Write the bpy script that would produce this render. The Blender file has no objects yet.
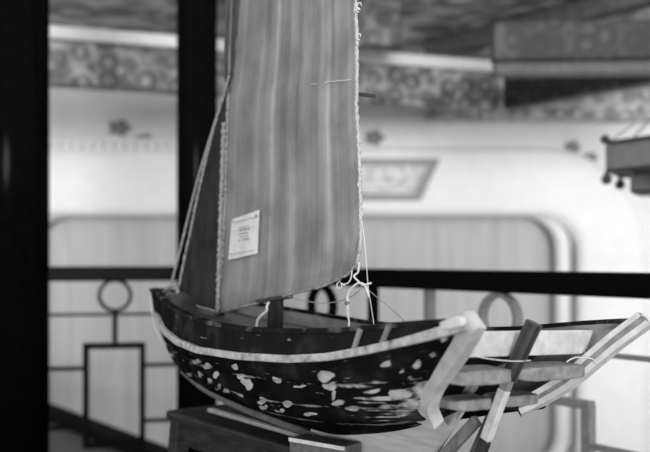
import bpy, bmesh, math, random
import numpy as np
from mathutils import Vector, noise
random.seed(4)
C = bpy.context.scene.collection
F, HY, CH = 903.0, 258.0, 0.9          # focal length in pixels, horizon row, camera height

# ------------------------------------------------------------------ helpers
def lin(v):
    v /= 255.0
    return v/12.92 if v <= .04045 else ((v+.055)/1.055)**2.4
def W(px, py, Y):                       # a point of the place at depth Y
    return Vector(((px-325)/F*Y, Y, CH-(py-HY)/F*Y))
def interp(x, xs, ys): return float(np.interp(x, xs, ys))
def hermite(tab, s):                    # smooth (monotone-ish) interpolation through a table
    xs = [t[0] for t in tab]; ys = [t[1] for t in tab]; n = len(xs)
    if s <= xs[0]: return ys[0]
    if s >= xs[-1]: return ys[-1]
    i = max(k for k in range(n-1) if xs[k] <= s)
    def sl(k):
        if k == 0: return (ys[1]-ys[0])/(xs[1]-xs[0])
        if k == n-1: return (ys[-1]-ys[-2])/(xs[-1]-xs[-2])
        return (ys[k+1]-ys[k-1])/(xs[k+1]-xs[k-1])
    h = xs[i+1]-xs[i]; t = (s-xs[i])/h
    return (ys[i]*(2*t**3-3*t*t+1)+h*sl(i)*(t**3-2*t*t+t)+ys[i+1]*(3*t*t-2*t**3)+h*sl(i+1)*(t**3-t*t))

class NT:
    def __init__(s, name):
        s.m = bpy.data.materials.new(name); s.m.use_nodes = True
        s.t = s.m.node_tree; s.b = s.t.nodes['Principled BSDF']
    def n(s, typ, **kw):
        nd = s.t.nodes.new(typ)
        for k, v in kw.items():
            if k in nd.inputs: nd.inputs[k].default_value = v
            else: setattr(nd, k, v)
        return nd
    def l(s, a, b): s.t.links.new(a, b)
def ramp(nt, src, stops):
    r = nt.n('ShaderNodeValToRGB'); e = r.color_ramp.elements
    while len(e) < len(stops): e.new(0.5)
    for el, (p, v) in zip(e, stops):
        el.position = p; c = lin(v); el.color = (c, c, c, 1)
    nt.l(src, r.inputs['Fac']); return r.outputs['Color']
def mat(name, lo, hi=None, rough=.6, scale=(8, 8, 8), nscale=3., detail=4, bump=0., spec=.5, stops=None, dist=0.):
    nt = NT(name); nt.b.inputs['Roughness'].default_value = rough
    nt.b.inputs['Specular IOR Level'].default_value = spec
    tc = nt.n('ShaderNodeTexCoord'); mp = nt.n('ShaderNodeMapping'); mp.inputs['Scale'].default_value = scale
    nz = nt.n('ShaderNodeTexNoise'); nz.inputs['Scale'].default_value = nscale; nz.inputs['Detail'].default_value = detail
    nz.inputs['Distortion'].default_value = dist
    nt.l(tc.outputs['Object'], mp.inputs['Vector']); nt.l(mp.outputs['Vector'], nz.inputs['Vector'])
    col = ramp(nt, nz.outputs['Fac'], stops or [(.3, lo), (.7, hi if hi is not None else lo)])
    nt.l(col, nt.b.inputs['Base Color'])
    if bump:
        bp = nt.n('ShaderNodeBump'); bp.inputs['Strength'].default_value = bump; bp.inputs['Distance'].default_value = .004
        nt.l(nz.outputs['Fac'], bp.inputs['Height']); nt.l(bp.outputs['Normal'], nt.b.inputs['Normal'])
    nt.col = col
    return nt.m
def attr_mat(name, dark, light, rough=.35, bump=.4, spec=.5):
    """paint with worn patches: the mesh attribute 'wear' says where the paint is gone"""
    nt = NT(name); nt.b.inputs['Specular IOR Level'].default_value = spec
    at = nt.n('ShaderNodeAttribute'); at.attribute_name = 'wear'
    tc = nt.n('ShaderNodeTexCoord')
    nz = nt.n('ShaderNodeTexNoise'); nz.inputs['Scale'].default_value = 60; nz.inputs['Detail'].default_value = 6
    nz2 = nt.n('ShaderNodeTexNoise'); nz2.inputs['Scale'].default_value = 18; nz2.inputs['Detail'].default_value = 5
    nt.l(tc.outputs['Object'], nz.inputs['Vector']); nt.l(tc.outputs['Object'], nz2.inputs['Vector'])
    ma = nt.n('ShaderNodeMath'); ma.operation = 'MULTIPLY_ADD'; ma.inputs[1].default_value = .7; ma.inputs[2].default_value = -.35
    nt.l(nz.outputs['Fac'], ma.inputs[0])
    ad = nt.n('ShaderNodeMath'); ad.operation = 'ADD'; nt.l(at.outputs['Fac'], ad.inputs[0]); nt.l(ma.outputs[0], ad.inputs[1])
    fac = ramp(nt, ad.outputs[0], [(.32, 0), (.62, 255)])
    base = ramp(nt, nz2.outputs['Fac'], [(.35, dark*.6), (.55, dark), (.78, dark*2.4)])
    lt = ramp(nt, nz.outputs['Fac'], [(.3, light*.72), (.6, light)])
    mx = nt.n('ShaderNodeMixRGB'); nt.l(fac, mx.inputs['Fac']); nt.l(base, mx.inputs[1]); nt.l(lt, mx.inputs[2])
    nt.l(mx.outputs[0], nt.b.inputs['Base Color'])
    rr = nt.n('ShaderNodeMapRange'); rr.inputs['To Min'].default_value = rough; rr.inputs['To Max'].default_value = .75
    nt.l(fac, rr.inputs['Value']); nt.l(rr.outputs[0], nt.b.inputs['Roughness'])
    bp = nt.n('ShaderNodeBump'); bp.inputs['Strength'].default_value = bump; bp.inputs['Distance'].default_value = .003
    nt.l(nz.outputs['Fac'], bp.inputs['Height']); nt.l(bp.outputs['Normal'], nt.b.inputs['Normal'])
    return nt.m
def pattern_mat(name, lo, mid, hi, cell, rough=.6):
    """painted ornament: rings of scales around rosettes"""
    nt = NT(name); nt.b.inputs['Roughness'].default_value = rough
    tc = nt.n('ShaderNodeTexCoord'); vo = nt.n('ShaderNodeTexVoronoi'); vo.inputs['Scale'].default_value = cell
    vo.inputs['Randomness'].default_value = .55
    nt.l(tc.outputs['Object'], vo.inputs['Vector'])
    w = nt.n('ShaderNodeMath'); w.operation = 'SINE'; k = nt.n('ShaderNodeMath'); k.operation = 'MULTIPLY'; k.inputs[1].default_value = 12
    nt.l(vo.outputs['Distance'], k.inputs[0]); nt.l(k.outputs[0], w.inputs[0])
    nz = nt.n('ShaderNodeTexNoise'); nz.inputs['Scale'].default_value = cell*.9; nz.inputs['Detail'].default_value = 3
    nt.l(tc.outputs['Object'], nz.inputs['Vector'])
    a = nt.n('ShaderNodeMath'); a.operation = 'MULTIPLY_ADD'; a.inputs[1].default_value = .13
    nt.l(w.outputs[0], a.inputs[0]); nt.l(nz.outputs['Fac'], a.inputs[2])
    nt.l(ramp(nt, a.outputs[0], [(.25, lo), (.5, mid), (.75, hi)]), nt.b.inputs['Base Color'])
    return nt.m

def obj(name, bm, m, parent=None, smooth=False, bevel=0., origin=None):
    me = bpy.data.meshes.new(name)
    bmesh.ops.recalc_face_normals(bm, faces=bm.faces[:])
    if origin is None and parent is None:
        vs = [v.co for v in bm.verts]
        lo = Vector([min(v[i] for v in vs) for i in range(3)]); hi = Vector([max(v[i] for v in vs) for i in range(3)])
        origin = Vector(((lo.x+hi.x)/2, (lo.y+hi.y)/2, lo.z))
    if origin is None: origin = ORG.get(parent.name, Vector((0, 0, 0)))
    bmesh.ops.translate(bm, verts=bm.verts[:], vec=-origin)
    bm.to_mesh(me); bm.free()
    o = bpy.data.objects.new(name, me); C.objects.link(o)
    for x in (m if isinstance(m, (list, tuple)) else [m]): me.materials.append(x)
    if parent is not None:
        o.parent = parent; o.location = origin - ORG[parent.name]
    else: o.location = origin
    ORG[o.name] = origin.copy()
    if smooth:
        for p in me.polygons: p.use_smooth = True
    if bevel:
        b = o.modifiers.new('bevel', 'BEVEL'); b.width = bevel; b.segments = 2; b.limit_method = 'ANGLE'
    return o
ORG = {}
def empty(name, loc, label, cat, group=None):
    o = bpy.data.objects.new(name, None); C.objects.link(o); o.location = loc; o.empty_display_size = .1
    ORG[o.name] = Vector(loc); return tag(o, label, cat, group)
def tag(o, label, cat, group=None):
    o['label'] = label; o['category'] = cat
    if group: o['group'] = group
    return o
def struct(o): o['kind'] = 'structure'; return o

def add_box(bm, c, ax, ay, az, sx, sy, sz, mi=0):
    c = Vector(c); vs = []
    for i in (-.5, .5):
        for j in (-.5, .5):
            for k in (-.5, .5): vs.append(bm.verts.new(c+ax*(i*sx)+ay*(j*sy)+az*(k*sz)))
    for f in ((0,1,3,2),(4,6,7,5),(0,4,5,1),(2,3,7,6),(0,2,6,4),(1,5,7,3)):
        bm.faces.new([vs[q] for q in f]).material_index = mi
EX, EY, EZ = Vector((1,0,0)), Vector((0,1,0)), Vector((0,0,1))
def bar(bm, a, b, w, h, up=EZ, mi=0):
    """straight rectangular bar from a to b: h along up, w across"""
    a, b = Vector(a), Vector(b); d = (b-a); L = d.length; d.normalize()
    s = d.cross(up); 
    if s.length < 1e-4: s = d.cross(EX)
    s.normalize(); u = s.cross(d).normalized()
    add_box(bm, (a+b)/2, d, s, u, L, w, h, mi)
def sweep(bm, pts, ws, hs, ups, closed=False, mi=0):
    """rectangular section along a path: ws across, hs along ups"""
    n = len(pts); rings = []
    for i in range(n):
        p = pts[i]
        a = pts[(i-1) % n] if (closed or i > 0) else pts[i]; b = pts[(i+1) % n] if (closed or i < n-1) else pts[i]
        d = (b-a).normalized(); up = ups[i] if isinstance(ups, list) else ups
        s = d.cross(up).normalized(); u = s.cross(d).normalized()
        w = (ws[i] if isinstance(ws, list) else ws)/2; h = (hs[i] if isinstance(hs, list) else hs)/2
        rings.append([bm.verts.new(p+s*x*w+u*y*h) for x, y in ((-1,-1),(1,-1),(1,1),(-1,1))])
    for i in range(n if closed else n-1):
        A, B = rings[i], rings[(i+1) % n]
        for k in range(4): bm.faces.new((A[k], A[(k+1)%4], B[(k+1)%4], B[k])).material_index = mi
    if not closed:
        bm.faces.new(rings[0][::-1]).material_index = mi; bm.faces.new(rings[-1]).material_index = mi
def tube(bm, pts, r, seg=8, closed=False, mi=0):
    n = len(pts); rings = []; ref = None
    for i in range(n):
        a = pts[(i-1) % n] if (closed or i > 0) else pts[i]; b = pts[(i+1) % n] if (closed or i < n-1) else pts[i]
        d = (b-a).normalized()
        if ref is None: ref = d.orthogonal().normalized()
        ref = (ref-d*ref.dot(d)); 
        if ref.length < 1e-5: ref = d.orthogonal()
        ref.normalize(); s = d.cross(ref); rr = r[i] if isinstance(r, list) else r
        rings.append([bm.verts.new(pts[i]+(ref*math.cos(q)+s*math.sin(q))*rr) for q in [2*math.pi*k/seg for k in range(seg)]])
    for i in range(n if closed else n-1):
        A, B = rings[i], rings[(i+1) % n]
        for k in range(seg): bm.faces.new((A[k], A[(k+1)%seg], B[(k+1)%seg], B[k])).material_index = mi
    if not closed:
        bm.faces.new(rings[0][::-1]).material_index = mi; bm.faces.new(rings[-1]).material_index = mi
def smooth_path(pts, n=8):
    out = []; P = [pts[0]]+list(pts)+[pts[-1]]
    for i in range(1, len(P)-2):
        a, b, c, d = P[i-1:i+3]
        for k in range(n):
            t = k/n
            out.append(.5*((2*b)+(c-a)*t+(2*a-5*b+4*c-d)*t*t+(3*b-a-3*c+d)*t**3))
    out.append(pts[-1].copy()); return out
def lathe(bm, c, prof, seg=40):
    rings = [[bm.verts.new(Vector(c)+Vector((r*math.cos(2*math.pi*k/seg), r*math.sin(2*math.pi*k/seg), z))) for k in range(seg)] for r, z in prof]
    for A, B in zip(rings, rings[1:]):
        for k in range(seg): bm.faces.new((A[k], A[(k+1)%seg], B[(k+1)%seg], B[k]))
    bm.faces.new(rings[0][::-1]); bm.faces.new(rings[-1])
def prism(bm, poly, vec, mi=0):
    a = [bm.verts.new(p) for p in poly]; b = [bm.verts.new(p+vec) for p in poly]; n = len(a)
    bm.faces.new(a[::-1]).material_index = mi; bm.faces.new(b).material_index = mi
    for k in range(n): bm.faces.new((a[k], a[(k+1)%n], b[(k+1)%n], b[k])).material_index = mi

# ------------------------------------------------------------------ materials
M = {}
M['lacquer'] = mat('black lacquer', 5, 9, rough=.5, nscale=4, spec=.02)
M['rail'] = mat('black rail paint', 7, 12, rough=.5, nscale=14, bump=.05, spec=.06)
M['rail_lit'] = mat('grey sheen rail paint', 96, 122, rough=.5, nscale=12)  # black rail paint of the nearer module, reflected light put into its grey
M['white'] = mat('white plaster', 216, 222, rough=.7, nscale=1.2)
M['wallgrey'] = mat('pale plaster', 206, 214, rough=.8, nscale=1.0)
M['frame'] = mat('pale frame enamel', 205, 215, rough=.35, nscale=2)
M['curtain'] = mat('grey curtain cloth', 164, 178, rough=.9, scale=(6, 6, .3), nscale=2.5)
M['floor'] = mat('dark floor boards', 42, 60, rough=.6, scale=(1, 8, 1), nscale=3)
M['kerb'] = mat('dark kerb', 18, 26, rough=.6)
M['ground'] = mat('pale paving', 206, 222, rough=.9, nscale=2)
M['bench'] = mat('dark brown bench wood', 32, 50, rough=.5, scale=(3, 3, 20), nscale=6, bump=.1)
M['palewood'] = mat('pale bare wood', 172, 205, rough=.65, scale=(10, 10, 10), nscale=5, bump=.15)
M['postwood'] = mat('pale stern post wood', 158, 196, rough=.6, nscale=4, bump=.2, detail=8, stops=[(.2, 92), (.33, 160), (.6, 186), (.8, 196)])
M['waleW'] = mat('worn white strip', 150, 205, rough=.6, nscale=9, bump=.2, detail=8, stops=[(.25, 60), (.38, 135), (.6, 168), (.8, 188)])
M['greywood'] = mat('weathered grey plank', 98, 142, rough=.75, scale=(14, 14, 14), nscale=4, bump=.4, detail=8)
M['darkwood'] = mat('dark stained wood', 26, 50, rough=.4, scale=(10, 10, 4), nscale=8, bump=.2)
M['mast'] = mat('brown mast wood', 26, 66, rough=.5, scale=(30, 30, 3), nscale=4, bump=.2)
M['keel'] = mat('brown keel wood', 62, 96, rough=.6, scale=(10, 10, 10), nscale=8, bump=.2)
M['batten'] = mat('dull pale batten wood', 128, 156, rough=.7, nscale=6)
M['board'] = mat('brown board wood', 62, 96, rough=.6, nscale=8, scale=(10, 10, 10))
M['midwood'] = mat('mid brown wood', 84, 128, rough=.6, scale=(10, 10, 4), nscale=8, bump=.2)
M['skeg'] = mat('pale skeg wood', 150, 184, rough=.65, scale=(3, 3, 22), nscale=4, bump=.2, detail=8)
M['deck'] = mat('brown deck', 28, 46, rough=.6, scale=(10, 10, 10), nscale=4)
M['inner'] = mat('inner planking', 130, 160, rough=.65, nscale=5)
M['hull'] = attr_mat('worn dark hull paint', 20, 172, spec=.04)
M['gun'] = attr_mat('worn gunwale paint', 16, 100, rough=.45, spec=.1)
M['string'] = mat('white string', 196, 216, rough=.9)
M['cord'] = mat('grey cord', 120, 150, rough=.9)
M['hem'] = mat('frayed pale hem', 150, 200, rough=.95, nscale=30, bump=.5)
M['hemgrey'] = mat('frayed grey hem', 92, 150, rough=.95, nscale=30, bump=.5)
M['paper'] = mat('cream paper tag', 184, 196, rough=.8, nscale=6)
M['ink'] = mat('faded ink', 120, 140, rough=.8)
M['jib'] = mat('dark brown sailcloth', 36, 50, rough=.85, scale=(6, 6, 2), nscale=6, bump=.2)
M['lantern'] = mat('dark lantern wood', 22, 34, rough=.4)
M['lanternp'] = mat('grey lantern silk', 104, 118, rough=.7)
M['picframe'] = mat('grey picture frame', 104, 122, rough=.5)
M['picture'] = mat('pale ink painting', 150, 210, rough=.8, nscale=3.2, stops=[(.34, 120), (.46, 192), (.7, 212)])
M['spot'] = mat('grey painted flower', 96, 130, rough=.8, nscale=8)
M['ceil'] = pattern_mat('painted ceiling', 50, 120, 190, 3)
M['pat_light'] = pattern_mat('painted light frieze', 96, 150, 200, 8)
M['pat_mid'] = pattern_mat('painted mid frieze', 60, 104, 164, 8)
M['pat_grey'] = pattern_mat('painted grey board', 26, 58, 104, 8)
M['pat_dark'] = pattern_mat('painted dark frieze', 10, 24, 62, 8)
M['beam'] = mat('grey painted beam', 62, 86, rough=.6, nscale=3)
M['beamlight'] = mat('pale painted fillet', 190, 205, rough=.6)
def matte(m, gloss=.012, rough=.35):
    """dull old paint: a diffuse coat with only a trace of sheen"""
    t = m.node_tree; b = t.nodes['Principled BSDF']; d = t.nodes.new('ShaderNodeBsdfDiffuse'); g = t.nodes.new('ShaderNodeBsdfGlossy')
    g.inputs['Roughness'].default_value = rough; mx = t.nodes.new('ShaderNodeMixShader'); mx.inputs['Fac'].default_value = gloss
    t.links.new(b.inputs['Base Color'].links[0].from_socket, d.inputs['Color'])
    for l in b.inputs['Normal'].links: t.links.new(l.from_socket, d.inputs['Normal']); t.links.new(l.from_socket, g.inputs['Normal'])
    t.links.new(d.outputs[0], mx.inputs[1]); t.links.new(g.outputs[0], mx.inputs[2])
    t.links.new(mx.outputs[0], t.nodes['Material Output'].inputs['Surface'])
matte(M['hull'], .008); matte(M['gun'], .02); matte(M['lacquer'], .0015, .15); matte(M['rail'], .0012, .3); matte(M['bench'], .015); matte(M['jib'], .0); matte(M['kerb'], .01)
def sail_material():
    nt = NT('grey sailcloth'); nt.b.inputs['Roughness'].default_value = .9; nt.b.inputs['Specular IOR Level'].default_value = .2
    uv = nt.n('ShaderNodeUVMap')
    mp = nt.n('ShaderNodeMapping'); mp.inputs['Scale'].default_value = (24, .55, 1); nt.l(uv.outputs[0], mp.inputs['Vector'])
    a = nt.n('ShaderNodeTexNoise'); a.inputs['Scale'].default_value = 1.0; a.inputs['Detail'].default_value = 5; a.inputs['Distortion'].default_value = .35
    nt.l(mp.outputs[0], a.inputs['Vector'])
    mp2 = nt.n('ShaderNodeMapping'); mp2.inputs['Scale'].default_value = (3, 4, 1); nt.l(uv.outputs[0], mp2.inputs['Vector'])
    b = nt.n('ShaderNodeTexNoise'); b.inputs['Scale'].default_value = 1.6; b.inputs['Detail'].default_value = 6; nt.l(mp2.outputs[0], b.inputs['Vector'])
    ca = ramp(nt, a.outputs['Fac'], [(.28, 129), (.5, 139), (.62, 150), (.74, 168)])
    cb = ramp(nt, b.outputs['Fac'], [(.3, 205), (.6, 255)])
    mx = nt.n('ShaderNodeMixRGB'); mx.blend_type = 'MULTIPLY'; mx.inputs['Fac'].default_value = 1
    nt.l(ca, mx.inputs[1]); nt.l(cb, mx.inputs[2]); nt.l(mx.outputs[0], nt.b.inputs['Base Color'])
    tr = nt.n('ShaderNodeBsdfTranslucent'); nt.l(mx.outputs[0], tr.inputs['Color'])
    ms = nt.n('ShaderNodeMixShader'); ms.inputs['Fac'].default_value = .18
    out = nt.t.nodes['Material Output']; nt.l(nt.b.outputs[0], ms.inputs[1]); nt.l(tr.outputs[0], ms.inputs[2]); nt.l(ms.outputs[0], out.inputs['Surface'])
    return nt.m
M['sail'] = sail_material()

# ------------------------------------------------------------------ the boat's own frame
A = math.radians(50); TH = math.sin(math.radians(2.5))
S0 = Vector((.33, 1.224, 0)); E1 = Vector((-math.cos(A), math.sin(A), 0)); NN = Vector((-math.sin(A), -math.cos(A), 0))
def BP(s, l, d):                        # s from stern to bow, l towards the viewer's side, d below the eye; heeled a little to the far side
    p = S0+E1*s+NN*(l-TH*(.25-d)); p.z = CH-(d-l*TH); return p
def px_of(p): return 325+F*p.x/p.y, HY-F*(p.z-CH)/p.y
def SP(x, y, bil=0.):                   # a point of the heeled middle plane of the boat
    ux = (x-325)/F; k = (y-HY)/F; hs = TH
    a = NN.x*ux+NN.y
    Y = (NN.x*S0.x+NN.y*S0.y+bil-TH*.25)/(a-TH*k)
    return Vector((ux*Y, Y, CH-k*Y))
def d_from_px(s, l, xs, ys):
    d = .15
    for _ in range(6):
        p = BP(s, l, d); x = 325+F*p.x/p.y; y = interp(x, xs, ys); d = (y-HY)*p.y/F + l*TH
    return d
B0 = [(0,.1925),(.15,.203),(.3,.208),(.45,.206),(.6,.193),(.75,.164),(.9,.112),(1.03,.056),(1.135,.013)]
def row(bt, img, s_end, s_bow, d_bow, d_end=None, blend=.25):
    xs, ys = [p[0] for p in img], [p[1] for p in img]
    def f(t):
        s = s_end+(s_bow-s_end)*t
        b = hermite(bt, s)
        d = d_from_px(s, b, xs, ys)
        q = max(0, (t-(1-blend))/blend); q = q*q*(3-2*q)
        d = d*(1-q)+d_bow*q
        return s, b, d
    N = 60; tab = [f(i/N) for i in range(N+1)]
    def g(t):
        k = min(int(t*N), N-1); u = t*N-k
        return tuple(tab[k][i]*(1-u)+tab[k+1][i]*u for i in range(3))
    return g
R0 = row(B0, [(150,289),(160,299),(172,308),(185,315),(205,322),(235,328),(270,330.5),(300,331),(340,330),(380,326),(415,323),(450,321),(478,321)], .012, 1.135, .0745)
R1 = row([(0,.196),(.15,.21),(.3,.215),(.45,.212),(.6,.197),(.75,.166),(.9,.11),(1.0,.062),(1.10,.016)],
         [(158,318),(165,330),(180,342),(200,350),(240,356),(290,359),(330,357),(370,350),(410,341),(440,333),(478,322)], .008, 1.105, .13)
R2 = row([(.098,.156),(.2,.19),(.3,.2),(.45,.198),(.6,.182),(.75,.148),(.9,.085),(1.02,.018)],
         [(170,345),(185,357),(205,366),(235,374),(280,381),(330,385),(380,386),(420,384),(450,380)], .092, 1.03, .215)
R3 = row([(.132,.133),(.2,.16),(.3,.178),(.45,.177),(.6,.16),(.75,.122),(.88,.06),(.95,.018)],
         [(188,370),(205,380),(230,391),(260,399),(300,405),(350,408),(400,409),(440,407)], .130, .97, .250)
R4 = row([(.14,.118),(.25,.134),(.4,.14),(.55,.13),(.7,.095),(.8,.05),(.88,.016)],
         [(205,388),(230,400),(260,410),(300,419),(340,424),(380,425),(426,421)], .14, .89, .271)
K5 = [(.19,.231),(.3,.275),(.44,.306),(.5,.311),(.65,.303),(.78,.287)]
def R5(t):
    s = .19+(.79-.19)*t; return s, .006, hermite(K5, s)
ROWS = [R0, R1, R2, R3, R4, R5]; VK = [0, .17, .42, .6, .8, 1.]
def hull_sld(t, v):
    # Catmull-like interpolation between the six rows, with a small lap at each plank seam
    P = [r(t) for r in ROWS]
    tabs = [[(VK[i], P[i][k]) for i in range(6)] for k in range(3)]
    s, l, d = [hermite(tb, v) for tb in tabs]
    lap = 0
    for vk in (.42, .6, .8):
        x = (vk-v)/.16
        if 0 <= x < 1: lap = .0045*(1-x)*min(1, x*12)
    return s, max(l+lap*min(1, (1-t)*5), .004), d
def HP(t, v, side=1, off=0.):
    s, l, d = hull_sld(t, v); return BP(s, side*(l+off), d)

boat = empty('model_sailboat', BP(.45, 0, .335), 'weathered model sailing boat with grey sail and dark worn hull, standing on the narrow bench', 'model boat')

WEAR = [(235,367,4.5,4),(241,377,5,3.5),(249,386,4,5),(246,382,6,4),(277,380,5.5,4),(262,401,6.5,3.5),(263,408,5,3),(288,404,5.5,3.5),
        (325,376,10,6.5),(330,386,7,4.5),(333,395,3,6),(338,403,8,3),(352,409,8,2.5),(385,364,6,3.5),(417,365,4.5,4),(411,378,3,3),(433,354,2.6,2.6),
        (443,339,3.4,3.4),(400,394,14,5),(413,404,16,7),(420,390,9,8),(196,362,7,3.5),(207,366,8,3.5),(216,374,5,4),(210,381,3,4),(218,386,3,5),(226,391,5,3),(200,374,3,4),
        (402,372,3,2),(300,352,.1,.1),(345,372,1.2,1),(310,414,9,2),(280,411,6,2),(372,391,10,2),(300,386,8,1.6),(240,395,4,2)]
def wear_at(p, v):
    x, y = px_of(p); w = 0
    nx = noise.noise(p*55)*2.6; ny = noise.noise(p*55+Vector((7,3,1)))*2.6
    for (a, b, rx, ry) in WEAR:
        k = .62 if a < 232 or b > 403 and a > 400 or (a, b) == (420, 390) else (1 if (int(a*7+b) % 3) else .8)
        q = ((x+nx-a)/(rx*.88))**2+((y+ny-b)/(ry*.88))**2
        if q < 2.2: w = max(w, k*min(1, (1.4-q)*.95))
    seam = min(abs(v-k) for k in (.42, .6, .8))
    n2 = noise.noise(Vector((p.x*14, p.y*14, p.z*60)))
    if v > .3: w = max(w, (.46+.5*n2)*max(0, 1-seam/.032))
    st = noise.noise(Vector((p.x*16+p.y*-16, p.x*7, v*75)))+.5*noise.noise(Vector((p.x*40, p.y*40, v*130)))
    g = max(0, 1-((x-398)/48)**2-((y-400)/30)**2) if v > .3 else 0
    w = max(w, (.62+.5*g)*max(0, st-.12+.35*g))
    return max(0, w)
NT_, NV = 260, 90
bm = bmesh.new(); lay = bm.verts.layers.float.new('wear')
for side in (1, -1):
    grid = []
    for i in range(NT_+1):
        r = []
        for j in range(NV+1):
            t, v = i/NT_, j/NV
            p = HP(t, v, side); vt = bm.verts.new(p)
            vt[lay] = wear_at(HP(t, v, 1), v); r.append(vt)
        grid.append(r)
    for i in range(NT_):
        for j in range(NV): bm.faces.new((grid[i][j], grid[i+1][j], grid[i+1][j+1], grid[i][j+1]))
    if side == 1: g1 = grid
    else:
        for j in range(NV): bm.faces.new((g1[-1][j], grid[-1][j], grid[-1][j+1], g1[-1][j+1]))
        for i in range(NT_): bm.faces.new((g1[i][-1], grid[i][-1], grid[i+1][-1], g1[i+1][-1]))
hull = obj('hull', bm, [M['hull'], M['inner']], boat, smooth=True)
sm = hull.modifiers.new('shell', 'SOLIDIFY'); sm.thickness = .009; sm.offset = -1; sm.material_offset = 1; sm.material_offset_rim = 0
hull.data.polygons.foreach_set('use_smooth', [True]*len(hull.data.polygons))

# gunwale caps, white rubbing strips
for side, nm in ((1, ''), (-1, '')):
    bm = bmesh.new(); lay = bm.verts.layers.float.new('wear')
    T = [i/80 for i in range(81)]
    sweep(bm, [HP(.014+.986*t, 0, side, -.004) for t in T], .013, .007, EZ)
    bm.verts.ensure_lookup_table()
    for v in bm.verts: v[lay] = max(0, .25+.45*noise.noise(v.co*40))
    obj('gunwale', bm, M['gun'], boat)
    bm = bmesh.new()
    pts = [HP(t, .17, side, .004)-EZ*.0 for t in T]
    hs = [.0115+.004*(t < .1)*(1-t*10) for t in T]
    sweep(bm, pts, .011, hs, EZ)
    o = obj('rubbing_strip', bm, M['waleW'], boat, bevel=.002); o['label'] = 'worn white rubbing strip'
# stern ends of the strips: pale block over the near corner
for side in (1, -1):
    bm = bmesh.new(); pts = [HP(t, .115, side, .004) for t in (.004, .008, .014, .026, .04)]
    sweep(bm, pts, [.016,.02,.02,.018,.01], [.009,.013,.015,.014,.011], EZ)
    obj('strip_end', bm, M['palewood'], boat, bevel=.003)
# bow board
bm = bmesh.new()
a, b = HP(1, 0, 1), HP(1, 0, -1)
bar(bm, a+NN*.001-E1*.012, b-NN*.001-E1*.012, .02, .012); obj('bow_board', bm, M['darkwood'], boat, bevel=.003)
# keel and stem band
bm = bmesh.new()
stem = [(1.138,.073),(1.125,.10),(1.112,.126),(1.085,.16),(1.05,.2),(1.005,.24),(.955,.260),(.9,.277),(.82,.292),(.72,.304),(.62,.312),(.55,.318),(.5,.323)]
sp = smooth_path([BP(s, 0, d) for s, d in stem], 5)
sweep(bm, sp, .02, .012, E1+EZ*.6)
kl = obj('keel', bm, M['keel'], boat, bevel=.002)
# skeg (fills between the rising stern bottom and the keel)
bm = bmesh.new()
top = [(.185,.228),(.24,.250),(.3,.272),(.37,.289),(.44,.303),(.5,.308),(.54,.308)]
poly = [BP(s, .0085, d-.003) for s, d in top]+[BP(s, .0085, d) for s, d in ((.54,.318),(.5,.326),(.46,.333),(.43,.3362),(.265,.3362))]
prism(bm, poly, -NN*.017)
obj('skeg', bm, M['skeg'], boat)['label'] = 'pale bare skeg below the dark hull'

# stern posts: thick pale boards closing the two side edges
PP = {1: [(476.5,319.5,.1945),(472,325,.1935),(461,344,.179),(446.5,364,.166),(434,381,.153),(427,397,.140),(426.5,409,.128),(430,421,.116)],
      -1: [(645,319,.1925),(640,323,.19),(617,340,.177),(593,360,.163),(569,380,.147),(547,394,.128),(530,403,.110),(517,409,.095)]}
def post_path(side):
    out = []
    for x, y, l in PP[side]:
        u = (x-325)/F; k = (y-HY)/F; s, d = .05, .15; l *= side
        for _ in range(12):
            ll = l-TH*(.25-d)
            s = (S0.x+NN.x*ll-u*(S0.y+NN.y*ll))/(u*E1.y-E1.x)
            d = k*(S0.y+E1.y*s+NN.y*ll)+l*TH
        out.append((s, abs(l), d))
    return out
def stern_post(side):
    q = smooth_path([Vector(p) for p in post_path(side)], 6)
    pts = [BP(p.x, side*(p.y+.001), p.z) for p in q]; n = len(pts)
    ups = []
    for i in range(n):
        d = (pts[min(i+1, n-1)]-pts[max(i-1, 0)]).normalized(); nl = NN*side
        ups.append((d.cross(nl)).normalized())
    wd = [(.0275 if side == 1 else .0245)+(.0095*(i/(n-1)) if side == 1 else -.004*(i/(n-1))) for i in range(n)]
    bm = bmesh.new(); sweep(bm, pts, .02, wd, ups)
    o = obj('stern_post', bm, M['postwood'] if side == 1 else M['greywood'], boat, bevel=.003)
    o['label'] = 'pale curved stern post at the near corner' if side == 1 else 'grey curved stern post at the far corner, pale along both edges'
    if side == -1:
        for sg in (1, -1):
            bm = bmesh.new(); sweep(bm, [p+u*(sg*(w/2-.003)) for p, u, w in zip(pts, ups, wd)], .0215, .0085, ups); obj('post_edge', bm, M['palewood'], o, bevel=.001)
stern_post(1); stern_post(-1)
# deck
bm = bmesh.new(); prev = None
for i in range(61):
    t = .10+.86*i/60
    s, l, d = hull_sld(t, 0); s2, l2, d2 = hull_sld(t, .15)
    dd = d+.03-.012*max(0, (t-.75)/.25); l2 = min(l, l2)-.009
    rr = [bm.verts.new(BP(s, l2*k/4, dd-.006*(1-(k/4)**2))) for k in range(-4, 5)]
    if prev:
        for k in range(8): bm.faces.new((prev[k], prev[k+1], rr[k+1], rr[k]))
    prev = rr
dk = obj('deck', bm, M['deck'], boat, smooth=True)
x = dk.modifiers.new('thick', 'SOLIDIFY'); x.thickness = .006
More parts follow.
